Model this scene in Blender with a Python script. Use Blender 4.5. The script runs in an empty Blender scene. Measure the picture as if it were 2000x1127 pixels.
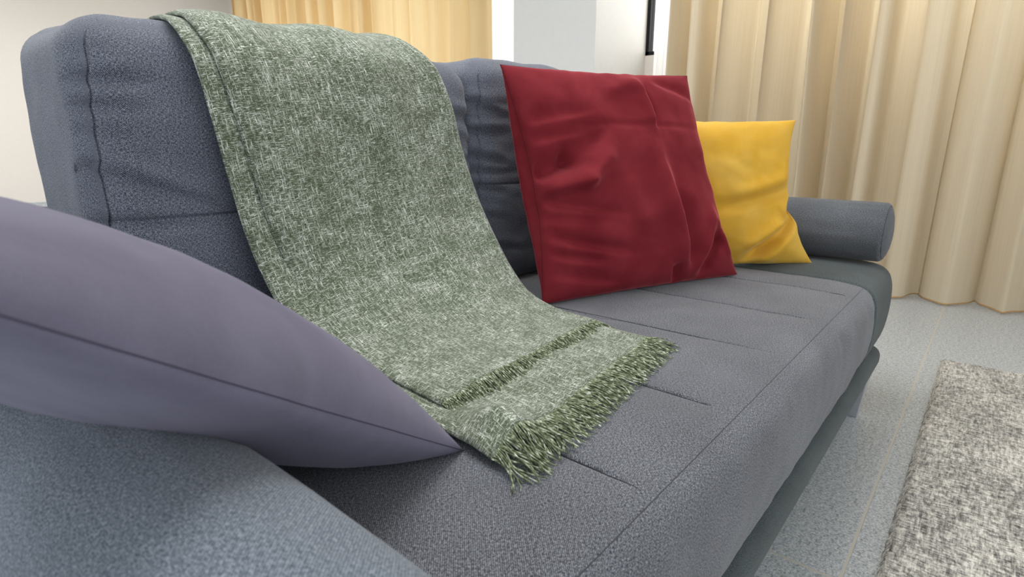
import bpy, math, random
import numpy as np
from mathutils import Vector, noise
random.seed(7)
S = bpy.context.scene
COL = S.collection

# ------------------------------------------------------------ camera
PITCH = math.radians(14.30); YAW = math.radians(40.16)
cam = bpy.data.cameras.new('camera'); camo = bpy.data.objects.new('camera', cam); COL.objects.link(camo)
camo.location = (0, 0, .75)
camo.rotation_euler = (math.pi/2 - PITCH, 0, YAW - math.pi/2)
cam.sensor_width = 36; cam.lens = 36*1108/2000; cam.clip_start = .02
cam.dof.use_dof = True; cam.dof.focus_distance = 1.05; cam.dof.aperture_fstop = 9
S.camera = camo
# ------------------------------------------------------------ light
W = bpy.data.worlds.new('world'); S.world = W; W.use_nodes = True
bg = W.node_tree.nodes['Background']; bg.inputs[0].default_value = (.93, .97, 1, 1); bg.inputs[1].default_value = 1.05
def area(name, loc, rot, size, power, color=(1, 1, 1)):
    l = bpy.data.lights.new(name, 'AREA'); l.shape = 'RECTANGLE'; l.size = size[0]; l.size_y = size[1]
    l.energy = power; l.color = color
    o = bpy.data.objects.new(name, l); COL.objects.link(o); o.location = loc; o.rotation_euler = rot
    return o
area('added_ceiling_fill', (.9, 1.2, 2.62), (0, 0, 0), (1.6, 1.6), 26, (1, .98, .96))  # added fill from above the sofa, no such lamp in view
area('added_rear_fill', (.9, 6.2, 2.62), (0, 0, 0), (1.6, 1.6), 42, (1, .98, .96))  # second added fill, brightens the white wall at the back
# daylight through the two windows in the far wall
area('right_window_daylight', (4.35, .4, 1.75), (0, math.radians(90), 0), (1.9, 3.6), 48, (1, .97, .92))
area('left_window_daylight', (4.35, 5.0, 1.45), (0, math.radians(90), 0), (2.4, 4.0), 30, (1, .97, .92))
S.view_settings.view_transform = 'Standard'; S.view_settings.look = 'None'
S.view_settings.exposure = 0.40; S.view_settings.gamma = 1; S.view_settings.use_curve_mapping = False

# ------------------------------------------------------------ material helpers
def lin(h):
    h = h.lstrip('#'); c = [int(h[i:i+2], 16)/255 for i in (0, 2, 4)]
    return tuple((x/12.92 if x <= .04045 else ((x+.055)/1.055)**2.4) for x in c) + (1,)
class NM:
    def __init__(s, name):
        s.m = bpy.data.materials.new(name); s.m.use_nodes = True; s.t = s.m.node_tree
        s.b = s.t.nodes['Principled BSDF']; s.out = s.t.nodes['Material Output']
    def n(s, typ, **kw):
        nd = s.t.nodes.new('ShaderNode'+typ)
        for k, v in kw.items():
            if k.startswith('i_'): nd.inputs[k[2:].replace('_', ' ')].default_value = v
            else: setattr(nd, k, v)
        return nd
    def l(s, a, b): s.t.links.new(a, b)
    def uv(s, scale, rot=0, src='UV'):
        tc = s.n('TexCoord'); mp = s.n('Mapping'); mp.inputs['Scale'].default_value = scale; mp.inputs['Rotation'].default_value = (0, 0, rot)
        s.l(tc.outputs[src], mp.inputs[0]); return mp.outputs[0]
    def noise(s, vec, scale=1, detail=2, rough=.5, dist=0):
        n = s.n('TexNoise'); n.inputs['Scale'].default_value = scale; n.inputs['Detail'].default_value = detail
        n.inputs['Roughness'].default_value = rough; n.inputs['Distortion'].default_value = dist
        s.l(vec, n.inputs['Vector']); return n.outputs['Fac']
    def ramp(s, fac, stops):
        r = s.n('ValToRGB'); e = r.color_ramp.elements
        while len(e) < len(stops): e.new(.5)
        for q, (p, c) in zip(e, stops): q.position = p; q.color = c if len(c) == 4 else tuple(c)+(1,)
        s.l(fac, r.inputs[0]); return r.outputs[0]
    def mix(s, fac, a, b, mode='MIX'):
        m = s.n('Mix', data_type='RGBA', blend_type=mode)
        for sock, v in ((m.inputs[0], fac), (m.inputs[6], a), (m.inputs[7], b)):
            if hasattr(v, 'links'): s.l(v, sock)
            else: sock.default_value = v
        return m.outputs[2]
    def math(s, op, a, b=None):
        m = s.n('Math', operation=op)
        for sock, v in ((m.inputs[0], a), (m.inputs[1], b)):
            if v is None: continue
            if hasattr(v, 'links'): s.l(v, sock)
            else: sock.default_value = v
        return m.outputs[0]
    def bump(s, h, strength=.3, dist=.001):
        b = s.n('Bump'); b.inputs['Strength'].default_value = strength; b.inputs['Distance'].default_value = dist
        s.l(h, b.inputs['Height']); s.l(b.outputs[0], s.b.inputs['Normal'])
    def set(s, **kw):
        for k, v in kw.items():
            s.b.inputs[k.replace('_', ' ')].default_value = v
        return s
G = lambda v: (v, v, v, 1)

def woven(name, dark, mid, light, k=1.0, sheen=.25, twill=1.0, vary=.0, tint=None):
    """fine melange twill: short light and dark threads in both directions"""
    M = NM(name)
    a = M.noise(M.uv((330*k, 1150*k, 400*k)), 1, 1, .5)
    b = M.noise(M.uv((1150*k, 350*k, 400*k)), 1, 1, .5)
    w = M.n('TexWave', wave_type='BANDS', bands_direction='DIAGONAL', i_Scale=250*k, i_Distortion=2.0, i_Detail=1.0, i_Detail_Scale=4.0)
    M.l(M.uv((1, 1, 1)), w.inputs['Vector'])
    f = M.math('ADD', M.math('MULTIPLY', M.math('ADD', a, b), .5), M.math('MULTIPLY', M.math('SUBTRACT', w.outputs['Fac'], .5), .16*twill))
    c = M.ramp(f, [(.36, dark), (.5, mid), (.64, light)])
    big = M.noise(M.uv((7, 7, 7), src='Object'), 1, 3, .55)
    c = M.mix(1.0, c, M.ramp(big, [(.3, G(.86)), (.7, G(1.12))]), 'MULTIPLY')
    if tint: c = M.mix(M.ramp(M.noise(M.uv((3, 3, 3), src='Object'), 1, 1), [(.4, G(0)), (.62, G(.5))]), c, tint)
    M.l(c, M.b.inputs['Base Color'])
    M.set(Roughness=.92, Sheen_Weight=sheen, Sheen_Roughness=.5, Specular_IOR_Level=.15)
    M.bump(f, .35, .0012)
    return M.m
SOFA = woven('sofa_blue_grey_weave', lin('#2c2f34'), lin('#5a5d65'), lin('#9b9ea6'), sheen=.2)
BACKM = woven('back_cushion_weave', lin('#2e323b'), lin('#5a5f6c'), lin('#969ba8'), sheen=.2)
FRAME = woven('frame_dark_weave', lin('#343b3c'), lin('#4b5355'), lin('#6a7274'), sheen=.1)
BOLS = woven('bolster_weave', lin('#363a40'), lin('#585c62'), lin('#83868c'), sheen=.15)
BOLSN = woven('bolster_blue_weave', lin('#3a434e'), lin('#616b78'), lin('#98a0aa'), sheen=.2)

SHADE_THREAD = NM('groove_shade_thread').set(Base_Color=lin('#25282d'), Roughness=.9).m  # seat seam thread, dark to stand in for shade in the grooves
def velvet(name, base, sheen_col, sh=.6, nap=None, namp=.25):
    M = NM(name)
    n1 = M.noise(M.uv((9, 9, 9), src='Object'), 1, 4, .6, .6)
    n2 = M.noise(M.uv((1500, 1500, 1500), src='Object'), 1, 1)
    c = M.mix(M.ramp(n1, [(.35, G(0)), (.7, G(1))]), base, nap or base)
    c = M.mix(.35, c, M.ramp(n2, [(.3, G(.75)), (.7, G(1.2))]), 'MULTIPLY')
    M.l(c, M.b.inputs['Base Color'])
    M.set(Roughness=.85, Sheen_Weight=sh, Sheen_Roughness=.35, Sheen_Tint=sheen_col, Specular_IOR_Level=.1)
    M.bump(n2, .15, .0006)
    return M.m
RED = velvet('red_velvet', lin('#742129'), lin('#e07c84'), .75, lin('#842c34'))
YEL = velvet('yellow_velvet', lin('#dca93a'), lin('#ffecb0'), .45, lin('#e6b955'))
PUR = velvet('mauve_suede', lin('#6d6a7c'), lin('#a8a6b4'), .3, lin('#797688'))
PURS = NM('mauve_thread').set(Base_Color=lin('#453f52'), Roughness=.9).m
REDE = NM('red_seam_edge').set(Base_Color=lin('#5e1820'), Roughness=.9, Sheen_Weight=.1, Specular_IOR_Level=.1).m

def throw_mat():
    M = NM('green_melange_weave')
    def warp(sc, w, off):
        tc = M.n('TexCoord'); nt = M.n('TexNoise'); nt.inputs['Scale'].default_value = w; nt.inputs['Detail'].default_value = 1
        M.l(tc.outputs['UV'], nt.inputs['Vector'])
        va = M.n('VectorMath', operation='SUBTRACT'); va.inputs[1].default_value = (.5, .5, .5); M.l(nt.outputs['Color'], va.inputs[0])
        vs = M.n('VectorMath', operation='SCALE'); vs.inputs['Scale'].default_value = off; M.l(va.outputs[0], vs.inputs[0])
        ad = M.n('VectorMath', operation='ADD'); M.l(tc.outputs['UV'], ad.inputs[0]); M.l(vs.outputs[0], ad.inputs[1])
        mp = M.n('Mapping'); mp.inputs['Scale'].default_value = sc; mp.inputs['Location'].default_value = (sc[1]*.013, sc[0]*.017, w*.37); M.l(ad.outputs[0], mp.inputs[0]); return mp.outputs[0]
    u = M.math('MAXIMUM', M.noise(warp((95, 900, 1), 90, .004), 1, 2, .55), M.math('SUBTRACT', M.noise(warp((190, 1100, 1), 130, .005), 1, 1, .5), .02))
    v = M.noise(warp((900, 64, 1), 80, .004), 1, 2, .55)
    fine = M.noise(M.uv((1200, 1200, 1)), 1, 1)
    big = M.noise(M.uv((14, 22, 1)), 1, 3, .6)
    mx = M.math('MAXIMUM', u, v)
    f = M.math('ADD', mx, M.math('MULTIPLY', M.math('SUBTRACT', fine, .5), .30))
    f = M.math('ADD', f, M.math('MULTIPLY', M.math('SUBTRACT', big, .5), .16))
    c = M.ramp(f, [(.49, lin('#4c553f')), (.57, lin('#6e7862')), (.63, lin('#a0aa9a')), (.71, lin('#f0f4ee'))])
    M.l(c, M.b.inputs['Base Color'])
    M.set(Roughness=.95, Sheen_Weight=.25, Specular_IOR_Level=.1)
    M.bump(f, .6, .002)
    return M.m
THROW = throw_mat()
def yarn_mat():
    M = NM('green_yarn')
    n = M.noise(M.uv((1, 1.6, 1)), 1, 2, .6)
    M.l(M.ramp(n, [(.34, lin('#424b32')), (.5, lin('#7b8567')), (.6, lin('#b4bda4')), (.7, lin('#eef1e8'))]), M.b.inputs['Base Color'])
    M.set(Roughness=.95); return M.m
YARN = yarn_mat()

def curtain_mat(name, col, trans, tw=.5):
    M = NM(name)
    n = M.noise(M.uv((160, 160, 1.2), src='Object'), 1, 2, .6)
    c = M.mix(1.0, col, M.ramp(n, [(.3, G(.93)), (.7, G(1.05))]), 'MULTIPLY')
    M.l(c, M.b.inputs['Base Color']); M.set(Roughness=.8, Sheen_Weight=.1, Specular_IOR_Level=.2)
    t = M.n('BsdfTranslucent'); t.inputs[0].default_value = trans
    mx = M.n('MixShader'); mx.inputs[0].default_value = tw
    M.l(M.b.outputs[0], mx.inputs[1]); M.l(t.outputs[0], mx.inputs[2]); M.l(mx.outputs[0], M.out.inputs[0])
    return M.m
CURR = curtain_mat('beige_curtain_cloth', lin('#dfd3bd'), lin('#e8d8b6'), .36)
CURL = curtain_mat('backlit_curtain_cloth', lin('#dec9a0'), lin('#ebd2a0'), .45)  # yellow of light passing through is put into the cloth colour
SHEER = curtain_mat('white_sheer_cloth', lin('#f2f0ea'), lin('#ffffff'), .75)
HEM = curtain_mat('curtain_hem_thread', lin('#d9b27c'), lin('#d9a866'), .3)

def paint(name, c, s=.012):
    M = NM(name); n = M.noise(M.uv((30, 30, 30), src='Object'), 1, 3)
    M.l(M.mix(1.0, c, M.ramp(n, [(.3, G(1-s)), (.7, G(1+s))]), 'MULTIPLY'), M.b.inputs['Base Color'])
    M.set(Roughness=.7, Specular_IOR_Level=.2); return M.m
WHITE = paint('white_wall_paint', lin('#eae5df')); GREYW = paint('column_grey_paint', lin('#dcdcda')); CEIL = paint('ceiling_paint', lin('#f2f0ec'))
WFR = paint('dark_window_frame', lin('#1c1e22'))
def granite(name, tiles=True):
    M = NM(name)
    v = M.uv((1, 1, 1), src='Object')
    a = M.noise(v, 210, 4, .75); b = M.noise(v, 85, 2, .6)
    f = M.math('ADD', M.math('MULTIPLY', a, .75), M.math('MULTIPLY', b, .25))
    c = M.ramp(f, [(.35, lin('#68727c')), (.44, lin('#a4acb2')), (.52, lin('#c4cacf')), (.63, lin('#e4e7e8'))])
    if tiles:
        br = M.n('TexBrick', offset=0.0, squash=1.0); br.inputs['Scale'].default_value = 1
        br.inputs['Mortar Size'].default_value = .003; br.inputs['Mortar Smooth'].default_value = .2
        br.inputs['Brick Width'].default_value = 3.0; br.inputs['Row Height'].default_value = .6
        mp = M.n('Mapping'); mp.inputs['Location'].default_value = (1.98, .498, 0); tc = M.n('TexCoord')
        M.l(tc.outputs['Object'], mp.inputs[0]); M.l(mp.outputs[0], br.inputs['Vector'])
        c = M.mix(br.outputs['Fac'], c, lin('#ccc9c0'))
        M.bump(M.math('SUBTRACT', 1.0, br.outputs['Fac']), .5, .001)
    M.l(c, M.b.inputs['Base Color']); M.set(Roughness=.34, Specular_IOR_Level=.45)
    return M.m
GRAN = granite('granite_tiles'); GRANB = granite('granite_baseboard', False)
def rug_mat():
    M = NM('rug_melange')
    a = M.noise(M.uv((38, 190, 200), src='Object'), 1, 3, .7); b = M.noise(M.uv((190, 50, 200), src='Object'), 1, 3, .7)
    f = M.math('MULTIPLY', M.math('ADD', a, b), .5)
    big = M.noise(M.uv((5, 9, 5), src='Object'), 1, 3)
    f = M.math('ADD', f, M.math('MULTIPLY', M.math('SUBTRACT', big, .5), .16))
    M.l(M.ramp(f, [(.36, lin('#45443f')), (.45, lin('#8d8b86')), (.53, lin('#c2bfb8')), (.62, lin('#efebe2'))]), M.b.inputs['Base Color'])
    M.set(Roughness=.95, Sheen_Weight=.2); M.bump(f, .9, .004); return M.m
RUG = rug_mat()
CHROME = NM('brushed_chrome').set(Base_Color=lin('#c8cad0'), Metallic=.85, Roughness=.38).m
GLASS = NM('window_glass').set(Base_Color=(1, 1, 1, 1), Roughness=0.0, Transmission_Weight=1.0, IOR=1.02).m
ADDED_LAMP = NM('added_lamp_glow').set(Base_Color=(1, 1, 1, 1), Emission_Color=(1, .98, .95, 1), Emission_Strength=1.0).m  # glow for the two added ceiling lamps

# ------------------------------------------------------------ mesh helpers
def link(name, me, mat, parent=None, smooth=True):
    o = bpy.data.objects.new(name, me); COL.objects.link(o)
    if mat: me.materials.append(mat)
    if smooth: me.polygons.foreach_set('use_smooth', [True]*len(me.polygons))
    if parent: o.parent = parent
    return o
def mesh(name, V, F, mat, parent=None, UV=None, smooth=True):
    me = bpy.data.meshes.new(name)
    me.from_pydata([tuple(map(float, v)) for v in V], [], F); me.update()
    if UV is not None:
        u = me.uv_layers.new(name='UVMap'); UV = np.asarray(UV, float)
        li = np.empty(len(me.loops), int); me.loops.foreach_get('vertex_index', li)
        u.data.foreach_set('uv', UV[li].ravel())
    return link(name, me, mat, parent, smooth)
def empty(name, loc, label, cat, group=None):
    o = bpy.data.objects.new(name, None); COL.objects.link(o); o.location = loc; o.empty_display_size = .05
    tag(o, label, cat, group); return o
def tag(o, label, cat, group=None):
    o['label'] = label; o['category'] = cat
    if group: o['group'] = group
    return o
def keep(o, parent):            # geometry is written in world space; parent sits at its base
    o.parent = parent; o.location = -Vector(parent.location); return o
def struct(o): o['kind'] = 'structure'; return o
def box(name, lo, hi, mat, bevel=0, parent=None):
    x0, y0, z0 = lo; x1, y1, z1 = hi
    V = [(x, y, z) for x in (x0, x1) for y in (y0, y1) for z in (z0, z1)]
    F = [(0, 1, 3, 2), (4, 6, 7, 5), (0, 4, 5, 1), (2, 3, 7, 6), (0, 2, 6, 4), (1, 5, 7, 3)]
    o = mesh(name, V, F, mat, smooth=False)
    if bevel:
        m = o.modifiers.new('bevel', 'BEVEL'); m.width = bevel; m.segments = 3
    if parent: keep(o, parent)
    return o
def grid_faces(nu, nv, wrap=False):
    F = []
    for i in range(nu-1):
        for j in range(nv-1 if not wrap else nv):
            k = (j+1) % nv
            F.append((i*nv+j, (i+1)*nv+j, (i+1)*nv+k, i*nv+k))
    return F
def catmull(P, n):
    P = np.array(P, float); seg = np.linalg.norm(np.diff(P, axis=0), axis=1); t = np.r_[0, np.cumsum(seg)]
    T = np.linspace(0, t[-1], n); m = np.gradient(P, t, axis=0); out = []
    for s in T:
        i = min(np.searchsorted(t, s, 'right')-1, len(t)-2); h = t[i+1]-t[i]; u = (s-t[i])/h
        out.append((2*u**3-3*u**2+1)*P[i]+(u**3-2*u**2+u)*h*m[i]+(-2*u**3+3*u**2)*P[i+1]+(u**3-u**2)*h*m[i+1])
    return np.array(out)
def fbm(x, y, z, o=3): return noise.fractal(Vector((x, y, z)), .8, 2.0, o)
def crease(x, y, p0, p1, amp, wa, wb, taper=.6):
    """one fold line from p0 to p1; wa / wb widths on either side; tapers to its ends"""
    dx, dy = p1[0]-p0[0], p1[1]-p0[1]; L = math.hypot(dx, dy)
    t = ((x-p0[0])*dx+(y-p0[1])*dy)/(L*L); d = ((x-p0[0])*dy-(y-p0[1])*dx)/L
    if t < -.25 or t > 1.25: return 0
    e = math.exp(-(max(0, abs(t-.5)-.5*taper)/(.5*(1-taper)+.06))**2)
    w = wa if d > 0 else wb
    return amp*e*math.exp(-(d/w)**2)

# ------------------------------------------------------------ room
struct(box('floor', (-3, -3, -.05), (4.3, 8.8, 0), GRAN))
struct(box('wall_left', (-3, 8.6, 0), (4.3, 8.75, 2.75), WHITE))
struct(box('baseboard_left', (-3, 8.585, 0), (4.0, 8.6, .085), GRANB))
struct(box('ceiling', (-3, -3, 2.7), (4.3, 8.8, 2.8), CEIL))
WX = 4.06
def wall_far():
    V = []; F = []
    def b(y0, y1, z0, z1, x0=WX, x1=WX+.2):
        n = len(V); V.extend([(x, y, z) for x in (x0, x1) for y in (y0, y1) for z in (z0, z1)])
        F.extend([tuple(n+k for k in f) for f in [(0, 1, 3, 2), (4, 6, 7, 5), (0, 4, 5, 1), (2, 3, 7, 6), (0, 2, 6, 4), (1, 5, 7, 3)]])
    b(-3, -1.4, 0, 2.7); b(-1.4, 2.14, 0, 1.38); b(-1.4, 2.14, 2.5, 2.7); b(2.14, 3.0, 0, 2.7)
    b(3.0, 7.3, 0, .35); b(3.0, 7.3, 2.5, 2.7); b(7.3, 8.6, 0, 2.7)
    return struct(mesh('wall_far', V, F, WHITE, smooth=False))
wall_far()
struct(box('square_column', (3.37, 2.14, 0), (WX, 2.83, 2.7), GREYW, .004))      # the square column
def window(name, y0, y1, z0, z1, nm):
    w = struct(bpy.data.objects.new(name, None)); COL.objects.link(w); w.location = (WX, y0, z0)
    fr = bpy.data.objects.new('window_frame', None)
    V = []; F = []
    def b(ya, yb, za, zb):
        n = len(V); V.extend([(x, y, z) for x in (WX+.0, WX+.07) for y in (ya, yb) for z in (za, zb)])
        F.extend([tuple(n+k for k in f) for f in [(0, 1, 3, 2), (4, 6, 7, 5), (0, 4, 5, 1), (2, 3, 7, 6), (0, 2, 6, 4), (1, 5, 7, 3)]])
    t = .026
    b(y0, y1, z0, z0+t); b(y0, y1, z1-t, z1)
    for k in range(nm+1):
        yy = y0+(y1-y0-t)*k/nm; b(yy, yy+t, z0, z1)
    keep(mesh('window_frame', V, F, WFR, smooth=False), w)
    keep(box('glass_pane', (WX+.03, y0+t, z0+t), (WX+.036, y1-t, z1-t), GLASS), w)
window('window_1', -1.4, 2.14, 1.38, 2.5, 3)
window('window_2', 3.0, 7.3, .35, 2.5, 4)

# ------------------------------------------------------------ curtains
def curtain(name, y0, y1, xc, mat, seed, label, amp=.055, per=.20, zb=.015, hem=True, group=None, ztop=2.62, edge=0):
    rnd = random.Random(seed)
    # pleat positions
    ks = [y0]
    while ks[-1] < y1: ks.append(ks[-1]+per*rnd.uniform(.55, 1.45))
    if y1-ks[-2] < per*.4: ks.pop(-2)
    ks[-1] = y1
    nz = 26; ppf = 18
    zs = np.linspace(zb, ztop, nz)
    amps = [amp*rnd.uniform(.55, 1.35) for _ in ks]; skew = [rnd.uniform(-.5, .5) for _ in ks]; ph = [rnd.uniform(-1, 1) for _ in ks]
    V = []; UV = []; cols = 0; arc = 0; last = None
    for i in range(len(ks)-1):
        for j in range(ppf):
            t = j/ppf; cols += 1
            for q, z in enumerate(zs):
                h = (z-zb)/(ztop-zb)
                w = .5-.5*math.cos(2*math.pi*t)
                w = w**(.55+.9*(skew[i]*.5+.5))
                a = amps[i]*(1-t)+amps[i+1]*t
                a *= 1+.25*(1-h)*ph[i]*math.sin(2*math.pi*t)**2
                tt = t+.13*skew[i]*math.sin(2*math.pi*t)+.10*math.sin(4*math.pi*t)*ph[i]*(.5+.5*h)
                y = ks[i]+(ks[i+1]-ks[i])*tt + .022*(1-h)*math.sin(i*2.1+seed)+.01*math.sin(3*h+i)
                x = xc - a*w*2 + a - .004*fbm(y*6, z*.6, seed) - .05*amp*math.sin(6*math.pi*t+ph[i]*3)
                V.append((x, y, z)); UV.append((arc, z))
            arc += per*1.6/ppf
    F = grid_faces(cols, nz)
    top = empty(name, (xc, (y0+y1)/2, 0), label, 'curtain', group)
    o = mesh('curtain_panel', V, F, mat, UV=UV); keep(o, top)
    if hem:
        HV = []; r = .0035; V3 = np.array(V).reshape(cols, nz, 3)[:, 0]
        for c in range(cols):
            for k in range(6):
                a = k*math.pi/3; HV.append((V3[c][0]+r*math.cos(a), V3[c][1], V3[c][2]+.002+r*math.sin(a)))
        keep(mesh('hem', HV, grid_faces(cols, 6, True), HEM), top)
    return top
curtain('curtain', -1.7, 1.65, 3.38, CURR, 11, 'long beige pleated curtain at the right, hem just above the tiles', amp=.115, per=.205, zb=.012)
curtain('curtain', 3.12, 7.15, 3.42, CURL, 5, 'curtain with its golden backlight put into the colour, hanging left of the grey column', amp=.075, per=.19)
curtain('sheer_curtain', 2.86, 3.5, 3.75, SHEER, 8, 'bright white sheer curtain strip showing between backlit golden curtain and column', amp=.02, per=.11, hem=False)
curtain('sheer_curtain', 1.48, 1.785, 3.47, SHEER, 9, 'narrow white sheer curtain strip right of the column', amp=.02, per=.09, hem=False)
added_lamp = empty('added_ceiling_lamp', (.9, 1.2, 2.7), 'added unseen flat square lamp above the sofa', 'ceiling lamp')  # unseen fixture added to go with the fill light
keep(box('added_lamp_housing', (.05, .35, 2.66), (1.75, 2.05, 2.7), WHITE, .004), added_lamp)
keep(box('added_lamp_diffuser', (.09, .39, 2.64), (1.71, 2.01, 2.66), ADDED_LAMP, .003), added_lamp)
added_lamp = empty('added_ceiling_lamp', (.9, 6.2, 2.7), 'added unseen flat square lamp in the rear of the room near the white wall', 'ceiling lamp')  # unseen too, added to light the rear of the room
keep(box('added_lamp_housing', (.05, 5.35, 2.66), (1.75, 7.05, 2.7), WHITE, .004), added_lamp)
keep(box('added_lamp_diffuser', (.09, 5.39, 2.64), (1.71, 7.01, 2.66), ADDED_LAMP, .003), added_lamp)

# ------------------------------------------------------------ rug
def rug():
    x0, x1, y0, y1 = .2, 2.43, -1.9, .055
    nx, ny = 240, 200; V = []; UV = []
    for i in range(nx+1):
        for j in range(ny+1):
            x = x0+(x1-x0)*i/nx; y = y0+(y1-y0)*j/ny
            e = min(i, nx-i, j, ny-j)
            z = .013 if e > 0 else .001
            if e > 0: z += .0022*noise.noise(Vector((x*60, y*160, 0)))
            if e <= 1:
                if j in (0, ny): y += .003*noise.noise(Vector((x*45, 1, 0)))
                if i in (0, nx): x += .003*noise.noise(Vector((y*45, 2, 0)))
            V.append((x, y, z)); UV.append((x, y))
    t = tag(mesh('rug', V, grid_faces(nx+1, ny+1), RUG, UV=UV), 'grey melange woven rug on the granite floor in front of the sofa', 'rug')
    return t
rug()

# ------------------------------------------------------------ sofa
sofa = empty('sofa', (.915, .6, 0), 'dark blue-grey fabric sofa with a low dark base', 'sofa')
SZ = .42; XE = 1.562
SEAMX = [.46, .685, .93, 1.172, 1.43]
def seat_profile(n_top=70):
    """(y, z) from back to front lip, dense round the front"""
    P = [(1.0, SZ-.01), (.8, SZ-.002), (.6, SZ+.002), (.45, SZ+.003), (.32, SZ+.003), (.26, SZ+.002), (.225, SZ-.001), (.203, SZ-.008), (.187, SZ-.022), (.177, SZ-.045), (.173, SZ-.08), (.174, SZ-.13), (.180, SZ-.175), (.190, SZ-.205), (.205, SZ-.222), (.24, SZ-.228)]
    return catmull(P, n_top)
def dense(lo, hi, step, centers, w=.012, fine=.0012):
    xs = [lo]
    while xs[-1] < hi:
        d = min([abs(xs[-1]+fine-c) for c in centers] or [9]); s = fine if d < w*.5 else (fine*3 if d < w*1.5 else step)
        xs.append(xs[-1]+s)
    xs[-1] = hi; return xs
def seat_panel():
    xs = dense(.215, XE, .012, SEAMX+[.218, XE-.003])
    prof = seat_profile(150); V = []; UV = []
    d = np.r_[0, np.cumsum(np.linalg.norm(np.diff(prof, axis=0), axis=1))]
    tang = np.gradient(prof, d, axis=0); nrm = np.stack([tang[:, 1], -tang[:, 0]], 1)
    ysm = .212
    for x in xs:
        near = min(SEAMX, key=lambda c: abs(c-x)); dx = abs(x-near)
        bounds = [.215]+SEAMX+[XE]
        k = max(0, min(len(bounds)-2, np.searchsorted(bounds, x)-1)); tx = (x-bounds[k])/(bounds[k+1]-bounds[k])
        for (y, z), s, nn in zip(prof, d, nrm):
            seamf = min(1, max(0, (y-(ysm+.02))/.05)) if z > SZ-.02 else 0
            # groove along each seam, tufts between them
            kf = .35 if near == .93 else 1
            off = -.0050*math.exp(-(dx/.0024)**2)*seamf*kf - .0012*math.exp(-(dx/.015)**2)*seamf*kf
            off += .0025*math.sin(math.pi*min(1, max(0, tx)))*seamf
            # front stitch line along the length
            dy = abs(s-d[int(np.argmin(np.abs(prof[:, 0]-.205)+(prof[:, 1] < SZ-.03)))]); off -= .0006*math.exp(-(dy/.0025)**2)
            off += .0022*fbm(x*5, s*7, 3)*min(1, dy/.03)
            if z < SZ-.03: off += .003*fbm(x*9, z*9, 8)
            e = min(x-.215, XE-x); off -= .004*math.exp(-(e/.004)**2)
            # soft dent beside the red cushion
            off -= .006*math.exp(-(((x-.98)/.10)**2+((y-.56)/.05)**2)) if z > SZ-.02 else 0
            V.append((x, y+nn[0]*off, z+nn[1]*off)); UV.append((x, s))
    o = mesh('seat_cushion', V, grid_faces(len(xs), len(prof)), SOFA, UV=UV); keep(o, sofa); return o
seat = seat_panel()
def seat_stitch():
    prof = seat_profile(150); y, z = prof[int(np.argmin(np.abs(prof[:, 0]-.205)+(prof[:, 1] < SZ-.03)))]
    xs = np.linspace(.22, XE-.004, 500); V = []
    for x in xs:
        s = 1.0
        for j in range(6):
            a = j*math.pi/3; V.append((x, y+.0006*math.cos(a), z-.0008+.0006*math.sin(a)))
    o = mesh('stitched_seam', V, grid_faces(500, 6, True), SOFA); o.parent = seat
    return o
seat_stitch()
def seat_seams():
    prof = seat_profile(300)
    for xs in SEAMX:
        pts = [(y, z) for y, z in prof if y > .222 and z > SZ-.03]; V = []; n = len(pts)
        rr = .0011 if xs != .93 else .0005
        for i, (y, z) in enumerate(pts):
            f = max(0, min(1, (y-.222)/.04)); q = rr*(.4+.6*f)
            zz = z-(.0034 if xs != .93 else .0010)*f-.0002
            for j in range(6):
                a = j*math.pi/3; V.append((xs+q*math.cos(a), y, zz+q*math.sin(a)))
        o = mesh('stitched_seam', V, grid_faces(n, 6, True), SHADE_THREAD); o.parent = seat  # dark thread laid in the groove to deepen its shade
seat_seams()
def seat_end(side):
    prof = seat_profile(90)
    prof = np.vstack([prof, [(.4, SZ-.225), (1.0, SZ-.225)]])
    c0 = np.array([.6, .31]); V = []; UV = []
    x0 = XE+.001 if side > 0 else .214
    L = .262 if side > 0 else .215; R = .12
    st = [0, .004]+list(np.linspace(.012, L-.02, 12)) + [L-.02+R*math.sin(a) for a in np.linspace(.08, math.pi/2, 14)]
    for q, s in enumerate(st):
        ins = 0
        if s > L-.02:
            ins = R*.62*(1-math.sqrt(max(0, 1-((s-L+.02)/R)**2)))
        if q == 0: ins = .006
        for k, (y, z) in enumerate(prof):
            v = np.array([y, z])-c0
            zz = z+((.010 if side > 0 else -.042)*min(1, s/(.06 if side > 0 else .01))*min(1, max(0, (z-SZ+.10)/.07)))
            lim = np.array([.43, .115]); w = np.clip(np.abs(v)/lim, 0, 1)
            yy = y-np.sign(v[0])*ins*w[0]; zz = zz-np.sign(v[1])*ins*w[1]*.55
            zz += .002*fbm(s*9, y*6, 2); V.append((x0+side*s, yy, zz)); UV.append((x0+side*s, .9*y+z))
    n = len(prof); F = grid_faces(len(st), n)
    F.append(tuple((len(st)-1)*n+i for i in range(n)))
    o = mesh('seat_end', V, F, FRAME, UV=UV); o['label'] = 'darker end section of the seat under the bolster'; keep(o, sofa)
for s in (1, -1): seat_end(s)

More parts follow.
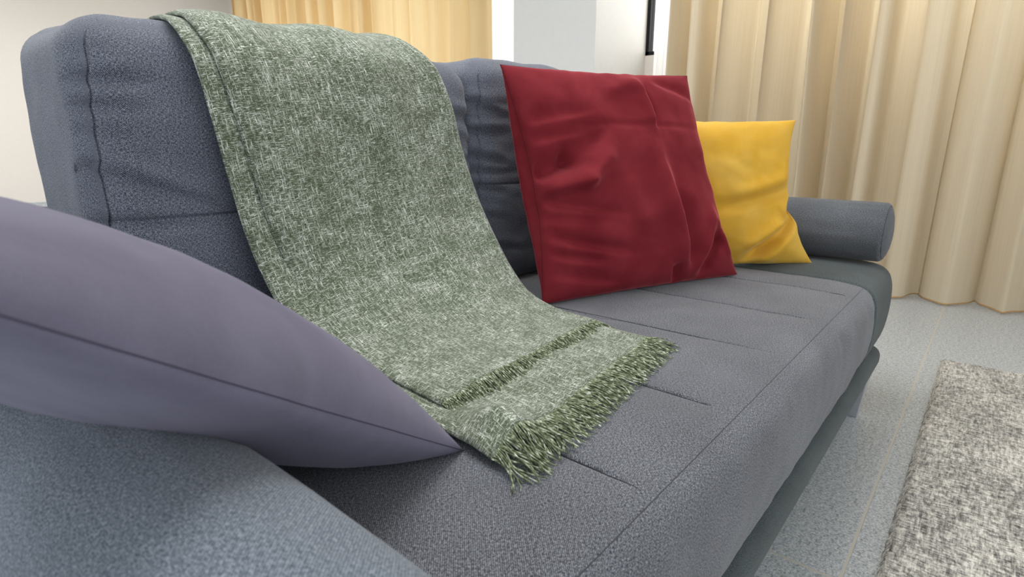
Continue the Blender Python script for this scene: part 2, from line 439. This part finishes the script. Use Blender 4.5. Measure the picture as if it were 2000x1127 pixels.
def softbox(name, lo, hi, r, mat, parent, n=(40, 16, 40), disp=None, extra=((), (), ())):
    """rounded upholstered box, shared vertices, uv in metres"""
    lo = np.array(lo, float); hi = np.array(hi, float); c = (lo+hi)/2; h = (hi-lo)/2
    ax = []
    for a in range(3):
        inner = np.linspace(-(h[a]-r), h[a]-r, n[a]-10)
        ed = h[a]-r+r*np.tan(np.linspace(0, math.pi/4, 6))[1:]
        A = list(np.r_[-ed[::-1], inner, ed])
        for e in extra[a]:
            for k in (-.006, -.004, -.0025, -.0012, 0, .0012, .0025, .004, .006):
                A = [q for q in A if abs(q-(e+k)) > .0006 or abs(abs(q)-h[a]) < 1e-6]; A.append(e+k)
        ax.append(np.array(sorted(A)))
    idx = {}; V = []; UV = []; F = []
    def vert(q, face):
        key = tuple(np.round(q, 6))+(face,) if False else tuple(np.round(q, 6))
        if key in idx: return idx[key]
        inn = np.clip(q, -(h-r), h-r); d = q-inn; L = np.linalg.norm(d)
        p = inn+d/L*r if L > 1e-9 else q; nn = d/L if L > 1e-9 else np.zeros(3)
        if L < 1e-9:
            nn = np.zeros(3)
        if L > 1e-9 and np.count_nonzero(np.abs(d) > 1e-9) == 1: nn = np.sign(d)*(np.abs(d) > 1e-9)
        if disp: p = disp(p, nn, q, h)
        idx[key] = len(V); V.append(p+c)
        m = int(np.argmax(np.abs(q)/h))
        UV.append({0: (q[1], q[2]), 1: (q[0], q[2]), 2: (q[0], q[1]+h[2])}[face])
        return idx[key]
    for a in range(3):
        b, e = [(1, 2), (0, 2), (0, 1)][a]
        for s in (-1, 1):
            for i in range(len(ax[b])-1):
                for j in range(len(ax[e])-1):
                    f = []
                    for (di, dj) in ((0, 0), (1, 0), (1, 1), (0, 1)):
                        q = np.zeros(3); q[a] = s*ax[a][-1]; q[b] = ax[b][i+di]; q[e] = ax[e][j+dj]; f.append(vert(q, a))
                    sgn = s*(1 if a != 1 else -1)
                    F.append(tuple(f) if sgn > 0 else tuple(f[::-1]))
    o = mesh(name, V, F, mat, UV=UV)
    if parent: keep(o, parent)
    return o

def back_disp(seed):
    rnd = random.Random(seed)
    W = []
    for k in range(7):                      # puckers running in from the side seams
        z = rnd.uniform(-.17, .19); W.append((-1, z, rnd.uniform(.07, .2), rnd.uniform(-.3, .15), rnd.uniform(.003, .006)))
        z = rnd.uniform(-.17, .19); W.append((1, z, rnd.uniform(.07, .2), rnd.uniform(-.15, .3), rnd.uniform(.003, .006)))
    if seed == 3:
        W = [w for w in W if w[0] > 0]+[(-1, .165, .08, .0, .008), (-1, .132, .06, -.05, .007), (-1, .055, .17, -.42, .009), (-1, .10, .05, -.1, .004), (-1, -.02, .14, -.08, .006), (-1, -.10, .10, .0, .005)]
    else: W += [(-1, .10, .07, -.1, .007), (-1, .05, .09, -.25, .007), (-1, -.02, .08, -.2, .006), (-1, .16, .06, -.3, .006)]
    def f(p, nn, q, h):
        x, z = q[0]/h[0], q[2]/h[2]; p = p.copy()
        bul = .026*max(0, 1-abs(x)**3)*max(0, 1-abs(z)**3)
        if nn[1]: p[1] += nn[1]*bul
        p[0] += nn[0]*.013*max(0, 1-abs(z)**2.5)
        p[2] += max(0, nn[2])*(.006*(1-abs(x)**4)-.0*x)+(.010*fbm(q[0]*4, seed, 0) if nn[2] > 0 else 0)
        if nn[2] > 0 and x < 0: p[2] += .014*nn[2]*max(0, q[1]/h[1])*(-x)
        # narrower towards the foot
        tw = min(1, max(0, (q[1]+h[1])/(2*h[1])))
        p[1] -= .13*(1-z)*.5*tw
        # seam: groove near the front vertical edges and low piping line
        if nn[1] < -.2:
            off = 0
            for s in (-1, 1):
                dd = abs(q[0]-s*(h[0]-.012)); off -= (.005*math.exp(-(dd/.0018)**2)+.002*math.exp(-(dd/.008)**2))*min(1, max(0, (.93-z)/.1))
            if abs(x) < .97:
                dz = abs(q[2]+h[2]*.06); off -= .006*math.exp(-(dz/.0018)**2); off -= .003*math.exp(-(dz/.012)**2)
            for (s, z0, L, sl, a) in W:
                dxs = h[0]-abs(q[0]); 
                if (q[0] > 0) == (s > 0) and dxs < L*1.6:
                    zz = z0+sl*dxs; off -= a*math.exp(-(max(0, dxs-L*.4)/(L*.5))**2)*math.exp(-((q[2]-zz)/.008)**2)
                    off += .6*a*math.exp(-(max(0, dxs-L*.4)/(L*.5))**2)*math.exp(-((q[2]-zz-.018)/.012)**2)
            off += .004*fbm(q[0]*6, q[2]*9, seed)
            p[1] -= off
        else:
            p += nn*.003*fbm(q[0]*7+seed, q[1]*9, q[2]*7)
        return p
    return f
for (xa, xb, sd, zt) in ((.222, .928, 3, .913), (.942, 1.655, 4, .935)):
    bc = softbox('back_cushion', (xa, .893, SZ-.005), (xb, 1.205, zt), .052, BACKM, None, n=(110, 26, 110), disp=back_disp(sd),
            extra=((-(xb-xa)/2+.012, (xb-xa)/2-.012), (), (-(zt-SZ+.005)/2*.06,)))
    tag(bc, 'tall blue-grey back cushion at the near end with the green throw over it' if sd == 3 else 'tall blue-grey back cushion at the far end behind the red pillow', 'cushion', 'back cushions of the sofa')
softbox('backrest_frame', (-.09, 1.15, .14), (1.93, 1.29, .645), .04, FRAME, sofa, n=(60, 16, 30))
def low_disp(p, nn, q, h): return p
softbox('base_frame', (-.03, .178, .125), (1.86, 1.15, .192), .028, FRAME, sofa, n=(60, 40, 14))
def leg(x, y, sy):
    V = []
    for (z, w, d) in ((0, .022, .012), (.126, .040, .026)):
        V += [(x-w, y-d, z), (x+w, y-d, z), (x+w, y+d, z), (x-w, y+d, z)]
    F = [(3, 2, 1, 0), (4, 5, 6, 7)]+[(i, (i+1) % 4, 4+(i+1) % 4, 4+i) for i in range(4)]
    o = mesh('leg', V, F, CHROME, smooth=False); m = o.modifiers.new('bevel', 'BEVEL'); m.width = .002; m.segments = 2
    keep(o, sofa)
for x in (.07, 1.765):
    for y in (.212, 1.09): leg(x, y, 0)

# bolsters
def bolster(x, z, r, y0, y1, mat, label):
    t = empty('bolster_cushion', (x, (y0+y1)/2, z-r), label, 'bolster')
    ys = [0, 0, .0]; prof = []
    e = .022
    for k in range(8): a = k/7*math.pi/2; prof.append((y0+e*(1-math.sin(a))-.012*(1-(1-(1-math.cos(0)))) , 0))
    prof = [(y0-.010, .001), (y0-.009, r*.35), (y0-.006, r*.6), (y0-.001, r*.8)]
    prof += [(y0+.003+.020*(1-math.cos(a)), r*.86+r*.14*math.sin(a)) for a in np.linspace(.1, math.pi/2, 7)]
    prof += [(y, r) for y in np.linspace(y0+.05, y1-.05, 60)]
    prof += [(y1-(a-y0), b) for a, b in prof[:11][::-1]]
    n = 96; V = []; UV = []; 
    for (y, rr) in prof:
        for k in range(n+1):
            a = 2*math.pi*k/n
            f = fbm(math.cos(a)*2.2, y*5, math.sin(a)*2.2+x)
            q = rr+(.0022*f if rr > r*.9 else 0)
            if abs(y-(y0+.020)) < .004 : q -= .0015
            V.append((x+q*math.cos(a), y, z+q*math.sin(a)*(1 if math.sin(a) > 0 else .97))); UV.append((y, a*r) if rr > r*.84 else (rr*math.cos(a), rr*math.sin(a)))
    o = mesh('bolster_cover', V, grid_faces(len(prof), n+1), mat, UV=UV); keep(o, t)
    # seam ring near each end
    for yy in (y0+.004, y1-.004):
        RV = []; m = 96
        for k in range(m):
            a = 2*math.pi*k/m
            for j in range(6):
                b = j*math.pi/3; rr = r*.885+.0016*math.cos(b)
                RV.append((x+rr*math.cos(a), yy+.0016*math.sin(b), z+rr*math.sin(a)*(1 if math.sin(a) > 0 else .97)))
        F = [(i*6+j, ((i+1) % m)*6+j, ((i+1) % m)*6+(j+1) % 6, i*6+(j+1) % 6) for i in range(m) for j in range(6)]
        keep(mesh('seam', RV, F, mat), t)
    return t
bolster(1.822, .516, .082, .205, .87, BOLS, 'dark grey round bolster at the far end of the sofa behind the yellow cushion')
bolster(.101, .466, .090, .05, .87, BOLSN, 'blurred blue-grey bolster at the near end, under the mauve pillow')

# ------------------------------------------------------------ pillows
def pillow(name, bl, br, tr, tl, T, Tb, mat, label, cat, creases=(), n=130, bow=(.05, .05, .05, .05), pw=.5, seam=None, seamr=.0015, noise_amp=.004, seed=0, pin=2.4, tbv=0.0, ck=1.0, push=0.0, rimfn=None):
    """two sheets joined at a rim; creases are (u0,v0,u1,v1,amp,wa,wb) on the front sheet"""
    bl, br, tr, tl = [np.array(p, float) for p in (bl, br, tr, tl)]
    t = empty(name, tuple((bl+br)/2), label, cat)
    nrm = np.cross((br-bl)+(tr-tl), (tl-bl)+(tr-br)); nrm /= np.linalg.norm(nrm)
    s = .5-.5*np.cos(np.linspace(0, math.pi, n)); s = .55*s+.45*np.linspace(0, 1, n)
    bowL, bowR, bowB, bowT = bow
    def rim(u, v):
        a, b = 2*u-1, 2*v-1
        k = (bowR if a > 0 else bowL)*(1-b*b)*abs(a)**2; m = (bowT if b > 0 else bowB)*(1-a*a)*abs(b)**2
        u2 = .5+.5*a*(1-2*k); v2 = .5+.5*b*(1-2*m)
        rn = (1-a*a*b*b)*.010; u2 += a*abs(a)**3*rn*fbm(v*5, seed, 1)*(1-b*b); v2 += b*abs(b)**3*rn*fbm(u*5, seed, 2)*(1-a*a)
        if rimfn: u2 += rimfn(u, v)
        return (1-u2)*(1-v2)*bl+u2*(1-v2)*br+u2*v2*tr+(1-u2)*v2*tl
    Wd = np.linalg.norm(br-bl); Ht = np.linalg.norm(tl-bl)
    def hgt(u, v):
        a, b = abs(2*u-1), abs(2*v-1)
        return (max(0, 1-a**pin)*max(0, 1-b**pin))**pw
    V = []; UV = []; F = []; ids = {}
    for side in (1, -1):
        for i, u in enumerate(s):
            for j, v in enumerate(s):
                edge = i in (0, n-1) or j in (0, n-1)
                if side < 0 and edge: ids[(side, i, j)] = ids[(1, i, j)]; continue
                h = hgt(u, v); d = (T if side > 0 else -Tb*(1-tbv*v))*h
                m = min(1, h*2.2)
                if side > 0:
                    d += ck*sum(crease(u*Wd, v*Ht, (c[0]*Wd, c[1]*Ht), (c[2]*Wd, c[3]*Ht), c[4], c[5], c[6]) for c in creases)*m
                d += side*noise_amp*fbm(u*3.3+seed, v*3.3, side+seed)*m
                P0 = rim(u, v)
                if side < 0 and push: P0 = P0-(br-bl)/Wd*push*math.sin(math.pi*v)**.7*(u/.05)*math.exp(1-u/.05)
                ids[(side, i, j)] = len(V); V.append(P0+nrm*d); UV.append((u*Wd, v*Ht))
    for side in (1, -1):
        for i in range(n-1):
            for j in range(n-1):
                f = (ids[(side, i, j)], ids[(side, i+1, j)], ids[(side, i+1, j+1)], ids[(side, i, j+1)])
                F.append(f if side > 0 else f[::-1])
    keep(mesh('pillow_cover', V, F, mat, UV=UV), t)
    if seam:
        loop = [V[ids[(1, i, 0)]] for i in range(n)]+[V[ids[(1, n-1, j)]] for j in range(1, n)]+[V[ids[(1, i, n-1)]] for i in range(n-2, -1, -1)]+[V[ids[(1, 0, j)]] for j in range(n-2, 0, -1)]
        m = len(loop); RV = []
        L = np.array(loop); tg = np.roll(L, -1, 0)-np.roll(L, 1, 0); tg /= np.linalg.norm(tg, axis=1)[:, None]
        for p, g in zip(L, tg):
            sd = np.cross(g, nrm); sd /= np.linalg.norm(sd)
            for j in range(6):
                a = j*math.pi/3; RV.append(p+seamr*(sd*math.cos(a)+nrm*math.sin(a)))
        FF = [(i*6+j, ((i+1) % m)*6+j, ((i+1) % m)*6+(j+1) % 6, i*6+(j+1) % 6) for i in range(m) for j in range(6)]
        keep(mesh('seam', RV, FF, seam), t)
    return t
# red: u from left to right, v from bottom to top
RC = [(.0, .53, .20, .585, -.022, .012, .032), (.16, .57, .34, .70, -.017, .010, .038), (.02, .47, .24, .50, .012, .012, .022), (.20, .48, .36, .62, .012, .022, .020),
      (.62, .93, .62, .74, .010, .026, .010), (.64, .90, .64, .76, -.006, .010, .012), (.25, .74, .85, .735, -.0018, .007, .007), (.45, .90, .62, .95, .007, .02, .02),
      (.60, .58, .64, .12, .013, .035, .022), (.66, .40, .70, .10, -.012, .012, .035), (.60, .10, .62, .0, -.012, .01, .02),
      (.76, .02, .92, .24, -.012, .012, .020), (.72, .06, .88, .34, .008, .02, .02), (.90, .30, .97, .10, .008, .02, .02),
      (.03, .42, .34, .36, -.006, .008, .014), (.04, .35, .30, .33, -.005, .008, .014), (.05, .27, .36, .19, -.008, .009, .016), (.04, .20, .24, .16, -.006, .008, .012), (.04, .12, .3, .06, -.005, .01, .02),
      (.03, .76, .30, .80, -.005, .008, .02), (.03, .68, .28, .72, -.005, .008, .02), (.75, .95, .98, .88, -.005, .01, .02), (.40, .52, .46, .30, .006, .03, .03)]
pillow('throw_pillow', (.915, .690, .424), (1.463, .476, .424), (1.350, .60, .905), (.925, .812, .906), .070, .085, RED,
       'dark red velvet pillow leaning on the far back cushion', 'pillow', RC, n=170, bow=(.055, .055, .008, .012), pw=.52, noise_amp=.007, seed=2, seam=REDE, seamr=.0007, ck=1.7, push=.028)
YC = [(.30, .42, .95, .55, -.010, .016, .03), (.42, .50, .9, .62, .008, .02, .02), (.55, .08, .95, .34, -.022, .014, .022), (.50, .14, .90, .42, .014, .02, .02),
      (.62, .02, .80, .22, .008, .02, .02), (.75, .34, .99, .40, -.012, .012, .02)]
pillow('throw_pillow', (1.42, .655, .432), (1.700, .355, .432), (1.622, .420, .809), (1.37, .70, .809), .06, .045, YEL,
       'mustard yellow velvet pillow between the red pillow and the far bolster', 'pillow', YC, n=130, bow=(.03, .12, .005, .012), pw=.5, noise_amp=.005, seed=9, ck=1.6,
       rimfn=lambda u, v: max(0, 2*u-1)**3*(.012*math.exp(-((v-.30)/.05)**2)-.040*math.exp(-((v-.43)/.06)**2)))
PC = [(.2, .05, .22, .3, -.004, .02, .03), (.34, .04, .32, .25, -.003, .02, .03)]
A = np.array([.392, .400, .425]); B = A+1.14*np.array([-.36, -.115, .262]); dD = np.array([-.14, .46, -.02])
pillow('throw_pillow', A+0, A+dD, B+dD, B, .100, .078, PUR,
       'smooth mauve-grey pillow in the left foreground lying over the near bolster', 'pillow', (), n=110, bow=(.02, .03, .04, .04), pw=.5, noise_amp=.003, seed=4, seam=PURS, seamr=.0006, pin=2.2, tbv=.78)

# ------------------------------------------------------------ throw blanket
blanket = empty('throw_blanket', (.6, .6, SZ), 'folded sage green melange throw with fringe draped over the near back cushion', 'blanket')
LP = [(.385, 1.240, .80), (.380, 1.232, .87), (.374, 1.18, .918), (.362, 1.05, .932), (.350, .96, .925), (.342, .895, .905), (.347, .864, .868), (.356, .851, .80), (.368, .848, .715), (.382, .842, .620), (.394, .828, .555), (.402, .780, .492), (.405, .70, .452), (.404, .62, .438), (.400, .52, .4345), (.395, .42, .4345), (.385, .352, .4345)]
RP = [(.75, 1.240, .80), (.745, 1.232, .88), (.74, 1.18, .930), (.735, 1.05, .942), (.735, .96, .940), (.75, .895, .924), (.783, .862, .890), (.812, .850, .83), (.838, .846, .742), (.862, .825, .640), (.872, .79, .566), (.868, .735, .498), (.860, .68, .458), (.852, .61, .440), (.840, .52, .4345), (.836, .45, .4345), (.835, .408, .4345)]
def sheet(name, LPp, RPp, n, m, up, mat, seed, cut=1.0, amp=.003, ripple=0, thick=.004):
    L = catmull(LPp, n); R = catmull(RPp, n); k = int((n-1)*cut)+1
    d = np.r_[0, np.cumsum(np.linalg.norm(np.diff(L, axis=0), axis=1))]
    V = np.zeros((k, m, 3)); UV = []
    for i in range(k):
        for j in range(m):
            t = j/(m-1); p = L[i]*(1-t)+R[i]*t; V[i, j] = p
    tu = np.gradient(V, axis=0); tv = np.gradient(V, axis=1); N = np.cross(tu, tv); N /= np.linalg.norm(N, axis=2)[:, :, None]+1e-9
    for i in range(k):
        for j in range(m):
            t = j/(m-1); s = d[i]
            o = up + amp*fbm(t*2.6+seed, s*2.0, seed)
            # soft long folds that follow the hang of the cloth
            o += .0035*math.sin(t*13+1.2*math.sin(s*3)+seed)*math.sin(min(1, s/.4)*math.pi/2)*(1 if V[i, j][2] > .46 else .35)
            e = min(t, 1-t)*.45
            o -= .004*math.exp(-(e/.006)**2)
            if ripple and V[i, j][1] < .50 and V[i, j][2] < .46:
                o += ripple*math.exp(-((t-.10)/.07)**2)*math.exp(-((V[i, j][1]-.385)/.04)**2)
            V[i, j] = V[i, j]+N[i, j]*max(o, .0005)
            UV.append((t*.45, s))
    o = mesh(name, V.reshape(-1, 3), grid_faces(k, m), mat, UV=UV)
    md = o.modifiers.new('thickness', 'SOLIDIFY'); md.thickness = thick; md.offset = 0
    keep(o, blanket); return V
lower = sheet('lower_layer', LP, RP, 170, 70, .003, THROW, 1, ripple=.028)
def shift(P, dxs):
    return [(x+dx, y, z) for (x, y, z), dx in zip(P, dxs)]
LU = shift(LP, [.02]*5+[.022, .026, .030, .034, .038, .040, .040, .038, .036, .034, .032, .03])
RU = shift(RP, [-.004]*17)
def trim(P, yend):
    out = [p for p in P if p[1] > yend+.03 or p[2] > .46]; q = P[len(out)]; out.append((out[-1][0]*.5+q[0]*.5, yend, .4345)); return out
LU = trim(LU, .475); RU = trim(RU, .515)
upper = sheet('upper_layer', LU, RU, 170, 70, .0125, THROW, 5)
def fringe(edge, n, length, seed, rad=.0011, fan=.35):
    rnd = random.Random(seed); V = []; F = []; UV = []
    E = np.array(edge); m = len(E)
    for q in range(n):
        t = (q+rnd.uniform(-.4, .4))/n*(m-1); t = min(max(t, 0), m-1.001); i = int(t); p = E[i]*(1-t+i)+E[i+1]*(t-i)
        # tassels: neighbouring yarns gather in small bunches
        bunch = math.sin(q*.55)*.25
        ang = -1.45+rnd.gauss(0, .16)+bunch+fan*(q/n-.5)
        Ln = length*rnd.uniform(.7, 1.15); curl = rnd.gauss(0, 7); z = p[2]+.001; x, y = p[0], p[1]
        ph = rnd.uniform(0, 6); pts = []; ns = 12; lift = rnd.uniform(0, .004)
        base = SZ+.0065
        for k in range(ns):
            f = k/(ns-1); zz = max(base+rad+.0008*rnd.random(), z*(1-f)+base*f+lift*math.sin(math.pi*f))
            pts.append((x, y, zz)); a = ang+curl*Ln*f+.35*math.sin(ph+f*7)*f
            x += math.cos(a)*Ln/ns; y += math.sin(a)*Ln/ns
        P = np.array(pts)
        tg = np.gradient(P, axis=0); tg /= np.linalg.norm(tg, axis=1)[:, None]
        b0 = len(V); sd = 5; sid = rnd.uniform(0, 300)
        for k, (pp, g) in enumerate(zip(P, tg)):
            s1 = np.cross(g, [0, 0, 1]); s1 /= np.linalg.norm(s1)+1e-9; s2 = np.cross(s1, g)
            r = rad*(1+.25*math.sin(k*2.2+ph))*(1 if k < ns-1 else .3)
            for c in range(sd):
                a = c*2*math.pi/sd+k*.6; V.append(pp+r*(s1*math.cos(a)+s2*math.sin(a))); UV.append((sid, k*.35))
        for k in range(ns-1):
            for c in range(sd):
                F.append((b0+k*sd+c, b0+(k+1)*sd+c, b0+(k+1)*sd+(c+1) % sd, b0+k*sd+(c+1) % sd))
    o = mesh('fringe', V, F, YARN, UV=UV); o['kind'] = 'stuff'; keep(o, blanket)
fringe(lower[-1], 430, .060, 1, rad=.00085)
fringe(upper[-1], 360, .042, 2, rad=.0008)
